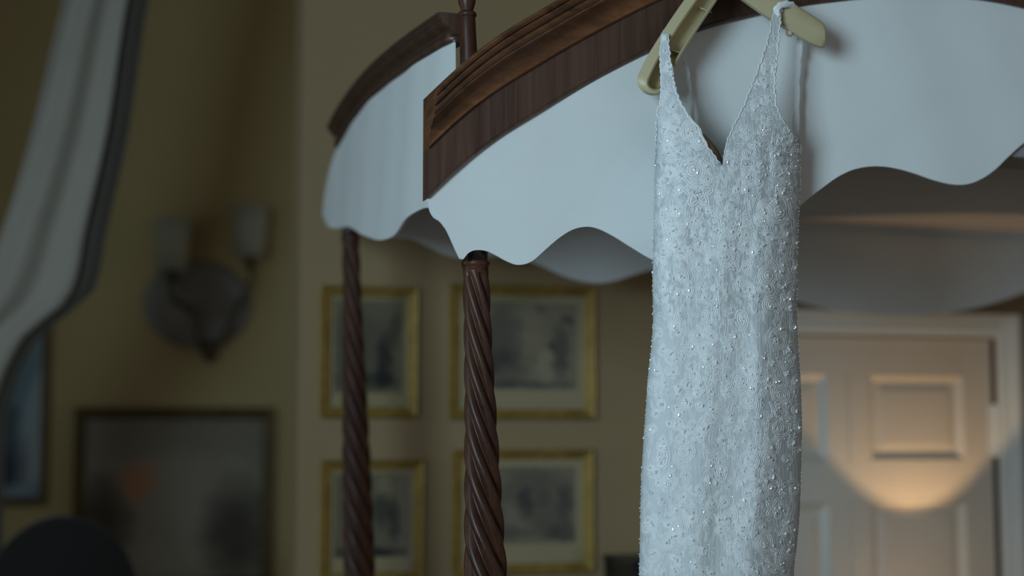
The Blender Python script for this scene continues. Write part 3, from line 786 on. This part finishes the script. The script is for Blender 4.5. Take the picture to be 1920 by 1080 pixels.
# tan lining edge showing in the neckline
rows = []
for j in range(15):
    y = 244 + (312 - 244) * j / 14; x = NLI(y)
    wd = 14 * math.sin(math.pi * min(1, (j + 0.6) / 15)) 
    rows.append([S(x - 2, y, -0.006), S(x + wd, y + 1, -0.026)])
o = solid(obj('neck_lining', grid(rows), M['nude'], dress, True)); o['label'] = 'tan lining showing inside the neckline'

# ---- lace motifs, each laid on the cloth
def inside(x, y, m=0.0):
    if y < 14 or y > 1090: return False
    if y < 309:
        if y >= 62 and LO(y) + m <= x <= NLI(y) - m: return True
        return NRI(y) + m <= x <= RO(y) - m
    return XL(y) + m <= x <= XR(y) - m
def clampxy(x, y):
    y = max(15, min(1090, y))
    if y < 309:
        if x < 1355: y = max(62, y); return (max(LO(y) + 0.5, min(NLI(y) + 1.5, x)), y)
        return (max(NRI(y) - 1.5, min(RO(y) + 1.5, x)), y)
    return (max(XL(y) + 0.5, min(XR(y) - 0.5, x)), y)
def cord(pts, w, lift=0.0012, n=5):
    # flattened round cord along px points
    P = [clampxy(*p) for p in pts]
    Q = [P[0]]
    for p in P[1:]:
        if (p[0] - Q[-1][0]) ** 2 + (p[1] - Q[-1][1]) ** 2 > 1.2: Q.append(p)
    if len(Q) < 3: return None
    C = [S(*p) for p in Q]; Nn = [SN(*p) for p in Q]; rows = []
    for i, p in enumerate(C):
        t = (C[min(i + 1, len(C) - 1)] - C[max(i - 1, 0)])
        if t.length < 1e-9: t = Vector((1, 0, 0))
        t.normalize(); nn = Nn[i]; bb = t.cross(nn)
        if bb.length < 1e-6: bb = Vector((1, 0, 0))
        bb.normalize()
        k = i / (len(C) - 1); ww = w * (0.45 + 0.55 * min(1, 4 * k, 4 * (1 - k)))
        rows.append([p + nn * lift + bb * (ww * math.cos(2 * math.pi * q / n)) + nn * (0.50 * ww * math.sin(2 * math.pi * q / n)) for q in range(n)])
    return capped(rows)
def xf(pts, cx, cy, r, rot, flip):
    c, s = math.cos(rot), math.sin(rot); o = []
    for a, b in pts:
        a *= flip; o.append((cx + r * (a * c - b * s), cy + r * (a * s + b * c)))
    return o
def spiral(turns=2.0, r0=0.12, r1=1.0, n=30, off=0.0):
    return [((r0 + (r1 - r0) * t + off) * math.cos(2 * math.pi * turns * t), (r0 + (r1 - r0) * t + off) * math.sin(2 * math.pi * turns * t)) for t in [k / n for k in range(n + 1)]]
def m_scroll():
    tail = [(1.0 + 0.05, 0.1), (0.98, 0.5), (0.75, 1.1), (0.3, 1.6), (-0.1, 2.1)]
    sp_ = spiral(1.75, 0.14, 0.95, 26)
    e = sp_[-1]
    return [spiral(2.0, 0.10, 0.72, 26), [(math.cos(a) * 1.0, math.sin(a) * 1.0) for a in [math.pi * (0.1 + 1.65 * k / 20) for k in range(21)]], [(p.x, p.y) for p in spline([(1.0, 0.25), (1.05, -0.35), (0.9, -1.0), (0.45, -1.6), (-0.1, -1.9)], 12)], [(p.x, p.y) for p in spline([(0.75, -0.4), (0.7, -0.9), (0.35, -1.35), (-0.2, -1.6)], 10)]]
def m_flower():
    o = [[((0.78 + 0.24 * math.cos(5 * a)) * math.cos(a), (0.78 + 0.24 * math.cos(5 * a)) * math.sin(a)) for a in [2 * math.pi * k / 45 for k in range(46)]]]
    o.append([(0.27 * math.cos(a), 0.27 * math.sin(a)) for a in [2 * math.pi * k / 14 for k in range(15)]])
    for k in range(5):
        a = 2 * math.pi * (k + 0.5) / 5
        o.append([(r * math.cos(a + 0.1 * r), r * math.sin(a + 0.1 * r)) for r in (0.3, 0.42, 0.54, 0.62)])
    return o
def m_paisley():
    def tear(k): return [(k * (0.62 * math.sin(2 * math.pi * t) * math.sin(math.pi * t) ** 0.8 + 0.12 * math.sin(math.pi * t)), k * (-1.25 * math.cos(2 * math.pi * t) * 0.75 - 0.25)) for t in [q / 30 for q in range(31)]]
    return [tear(1.05), tear(0.66), [(x * 0.42, y * 0.42 + 0.12) for x, y in spiral(1.4, 0.1, 0.75, 16)]]
def m_leaf():
    st = [(0.25 * math.sin(t * 3.0), 1.1 - 2.2 * t) for t in [k / 12 for k in range(13)]]
    o = [st]
    for k in range(2, 12, 3):
        x, y = st[k]
        for sgn in (-1, 1):
            o.append([(x, y), (x + sgn * 0.22, y - 0.16), (x + sgn * 0.46, y - 0.20), (x + sgn * 0.52, y - 0.34), (x + sgn * 0.34, y - 0.36), (x + sgn * 0.12, y - 0.12)])
    return o
def m_frond():
    return [[(0.3 * (k - 1) + 0.14 * math.sin(t * 5 + k * 0.5), -1.3 + 2.6 * t) for t in [q / 16 for q in range(17)]] for k in range(3)]
def m_curl():
    return [spiral(1.3, 0.15, 0.85, 18), [(p.x, p.y) for p in spline([(0.2, 0.85), (-0.5, 0.95), (-1.1, 0.5), (-1.2, -0.2)], 10)]]
KINDS = {'scroll': m_scroll, 'flower': m_flower, 'paisley': m_paisley, 'leaf': m_leaf, 'frond': m_frond, 'curl': m_curl}
PRIORITY = [
 ('scroll',1300,319,21,2.6,1),('scroll',1297,246,18,0.4,1),('flower',1271,292,18,0.2,1),('flower',1275,327,12,0.5,1),('curl',1325,311,12,1.0,1),('curl',1427,311,14,0.2,1),('scroll',1456,327,14,0.3,-1),('flower',1406,333,15,0,1),('flower',1451,291,16,0.3,1),
 ('flower',1310,362,26,-1.57,1),('scroll',1460,397,20,0.0,1),('scroll',1433,397,13,0.2,-1),('paisley',1253,450,18,0.1,1),('scroll',1440,517,17,0.2,1),('curl',1440,542,12,2.2,1),('scroll',1447,572,16,0.8,1),('paisley',1277,517,18,-0.5,1),('curl',1293,543,10,0,1),
 ('scroll',1306,632,12,0,1),('scroll',1333,632,12,0,-1),('paisley',1393,598,20,3.1,1),('scroll',1387,713,17,3.0,1),('curl',1239,758,13,0,1),('paisley',1287,756,16,0.2,1),('scroll',1405,750,15,2.6,-1),('curl',1298,798,15,0,1),('scroll',1283,847,19,3.0,1),('paisley',1239,861,24,0.3,1),('curl',1230,886,11,0,1),
 ('paisley',1354,884,19,3.2,1),('scroll',1405,865,17,2.8,1),('flower',1376,832,11,0,1),('curl',1357,939,16,1.4,1),('scroll',1361,976,16,0.5,1),('scroll',1272,987,16,0.4,1),('flower',1224,980,15,0,1),('curl',1280,947,12,0,1),('flower',1380,1028,17,0,1),('scroll',1250,1017,13,0.8,-1),
 ('flower',1454,954,18,0,1),('scroll',1431,1020,15,0,1),('curl',1461,802,16,0,-1),('curl',1457,717,15,0.6,1),('scroll',1439,860,14,0.4,-1),('scroll',1458,640,15,0.3,-1),('leaf',1330,700,22,0,1),('leaf',1345,430,24,0,1),('leaf',1385,420,20,0.2,1),
 ('scroll',1262,232,11,0,1),('flower',1254,262,12,0,1),('curl',1262,200,10,0,1),('curl',1430,150,9,0,1),('curl',1440,185,11,0,1),('curl',1418,200,11,2,1),('flower',1400,248,13,0,1),('leaf',1430,240,18,0.3,1),('flower',1468,262,12,0,1)]
placed = []
beadspots = []
def motif(kind, cx, cy, r, rot, flip):
    gs = []
    for st in KINDS[kind]():
        pts = xf(st, cx, cy, r, rot, flip); off = 0.9 + 0.055 * r
        for sg in (-1, 1):
            q = []
            for i, p in enumerate(pts):
                a, b = pts[max(i - 1, 0)], pts[min(i + 1, len(pts) - 1)]
                tx, ty = b[0] - a[0], b[1] - a[1]; L = math.hypot(tx, ty) or 1
                q.append((p[0] - sg * off * ty / L, p[1] + sg * off * tx / L))
            g = cord(q, 0.00145 + 0.00003 * r, 0.0006, 5)
            if g: gs.append(g)
    if not gs: return
    obj('lace_' + kind, merge(*gs), M['lace'], dress, True)
    placed.append((cx, cy, r))
for m_ in PRIORITY: motif(*m_)
tries = 0
while len(placed) < 268 and tries < 12000:
    tries += 1
    y = random.uniform(75, 1078)
    x = random.uniform(1195, 1505)
    if not inside(x, y, 4 if y > 200 else 2): continue
    r = random.choice((8, 10, 12, 14)) * (1.0 if y > 220 else 0.62)
    if any((x - a) ** 2 + (y - b) ** 2 < (0.62 * (r + c)) ** 2 for a, b, c in placed): continue
    if 380 < y < 600: k = random.choice(('frond', 'frond', 'leaf', 'curl', 'paisley', 'scroll'))
    else: k = random.choice(('scroll', 'curl', 'flower', 'paisley', 'leaf', 'curl'))
    rot = random.uniform(-0.35, 0.35) if k in ('frond', 'leaf') else random.uniform(0, 6.28)
    motif(k, x, y, r, rot, random.choice((-1, 1)))
# finer filling between the motifs, too small and too many to pick apart
fill = []; fplaced = [(a, b, r) for a, b, r in placed]; tries = 0; cnt = 0
while cnt < 700 and tries < 30000:
    tries += 1
    y = random.uniform(70, 1082); x = random.uniform(1195, 1505)
    if not inside(x, y, 3 if y > 200 else 1.5): continue
    r = random.uniform(4.5, 8)
    if any((x - a) ** 2 + (y - b) ** 2 < (0.55 * (r + c)) ** 2 for a, b, c in fplaced): continue
    if y > 610 and random.random() < 0.62: continue
    k = random.choice(('frond', 'curl', 'leaf', 'curl', 'frond')) if y > 300 else random.choice(('curl', 'leaf', 'curl'))
    rot = random.uniform(-0.4, 0.4) if k != 'curl' else random.uniform(0, 6.28)
    if k == 'frond': r *= 1.5
    for st in KINDS[k]():
        g = cord(xf(st[::2] if len(st) > 8 else st, x, y, r, rot, random.choice((-1, 1))), 0.0013, 0.0006, 4)
        if g: fill.append(g)
    fplaced.append((x, y, r)); cnt += 1
# long swaying cords running down the cloth
for k in range(130):
    x0 = random.uniform(1210, 1490); y0 = random.uniform(330, 1000); L = random.uniform(50, 150); A_ = random.uniform(4, 12); ph = random.uniform(0, 6)
    pts = [(x0 + A_ * math.sin(ph + q * 0.30) + q * random.choice((-.1, 0, .1)), y0 + L * q / 20) for q in range(21)]
    for d_ in (0, 4.5):
        g = cord([(x + d_, y) for x, y in pts], 0.0012, 0.0006, 4)
        if g: fill.append(g)
BVs, BFs = [], []
for vs_1, fs_1 in fill:
    b_ = len(BVs); BVs += vs_1; BFs += [tuple(i + b_ for i in f_) for f_ in fs_1]
o = obj('lace_filling', (BVs, BFs), M['lace'], dress, True); o['kind'] = 'stuff'
# scalloped cords bordering necklines
for nm, f, y0, y1, sg in (('neckline_cord', NLI, 66, 306, -1), ('neckline_cord', NRI, 18, 306, 1), ('armhole_cord', RO, 18, 262, -1), ('armhole_cord', LO, 66, 300, 1)):
    pts = [(f(y) + sg * (0.8 + 1.1 * math.sin(y * 0.55) + 0.8 * math.sin(y * 0.23 + 1)), y) for y in [y0 + (y1 - y0) * k / 120 for k in range(121)]]
    g = cord(pts, 0.0022)
    obj(nm, g, M['lace'], dress, True)

# beads and pearls
_ico = bmesh.new(); bmesh.ops.create_icosphere(_ico, subdivisions=1, radius=1)
IV = [v.co.copy() for v in _ico.verts]; IF = [tuple(v.index for v in f.verts) for f in _ico.faces]; _ico.free()
BV, BF = [], []
def bead(x, y, r, stretch=1.0):
    x, y = clampxy(x, y); p = S(x, y) + SN(x, y) * (0.0016 + r * 0.6); b = len(BV)
    rm = Matrix.Rotation(random.uniform(0, 6.28), 3, 'Z') @ Matrix.Rotation(random.uniform(0, 3.14), 3, 'X')
    for v_ in IV:
        q = rm @ v_; BV.append(p + Vector((q.x * r, q.y * r, q.z * r * stretch)))
    for f_ in IF: BF.append(tuple(i + b for i in f_))
for (cx, cy, r) in placed:
    for k in range(random.choice((1, 1, 2, 3, 4))):
        a = random.uniform(0, 6.28); q = random.uniform(0, 0.5) * r
        bead(cx + q * math.cos(a), cy + q * math.sin(a), random.uniform(0.0016, 0.0026), random.choice((1, 1, 1.7)))
n = 0
while n < 420:
    x, y = random.uniform(1195, 1505), random.uniform(60, 1085)
    if inside(x, y, 1): bead(x, y, random.uniform(0.0010, 0.0020), random.choice((1, 1.8))); n += 1
for k in range(150):
    y = 200 + 885 * k / 150
    if random.random() < 0.7: bead(XL(y) + random.uniform(0.8, 3), y + random.uniform(-4, 4), random.uniform(0.0012, 0.0024))
    if y > 270 and random.random() < 0.7: bead(XR(y) - 1.2, y + random.uniform(-2, 2), random.uniform(0.0010, 0.0018))
o = obj('beads', (BV, BF), M['bead'], dress, False); o['kind'] = 'stuff'; o['label'] = 'tiny clear beads scattered over the lace'
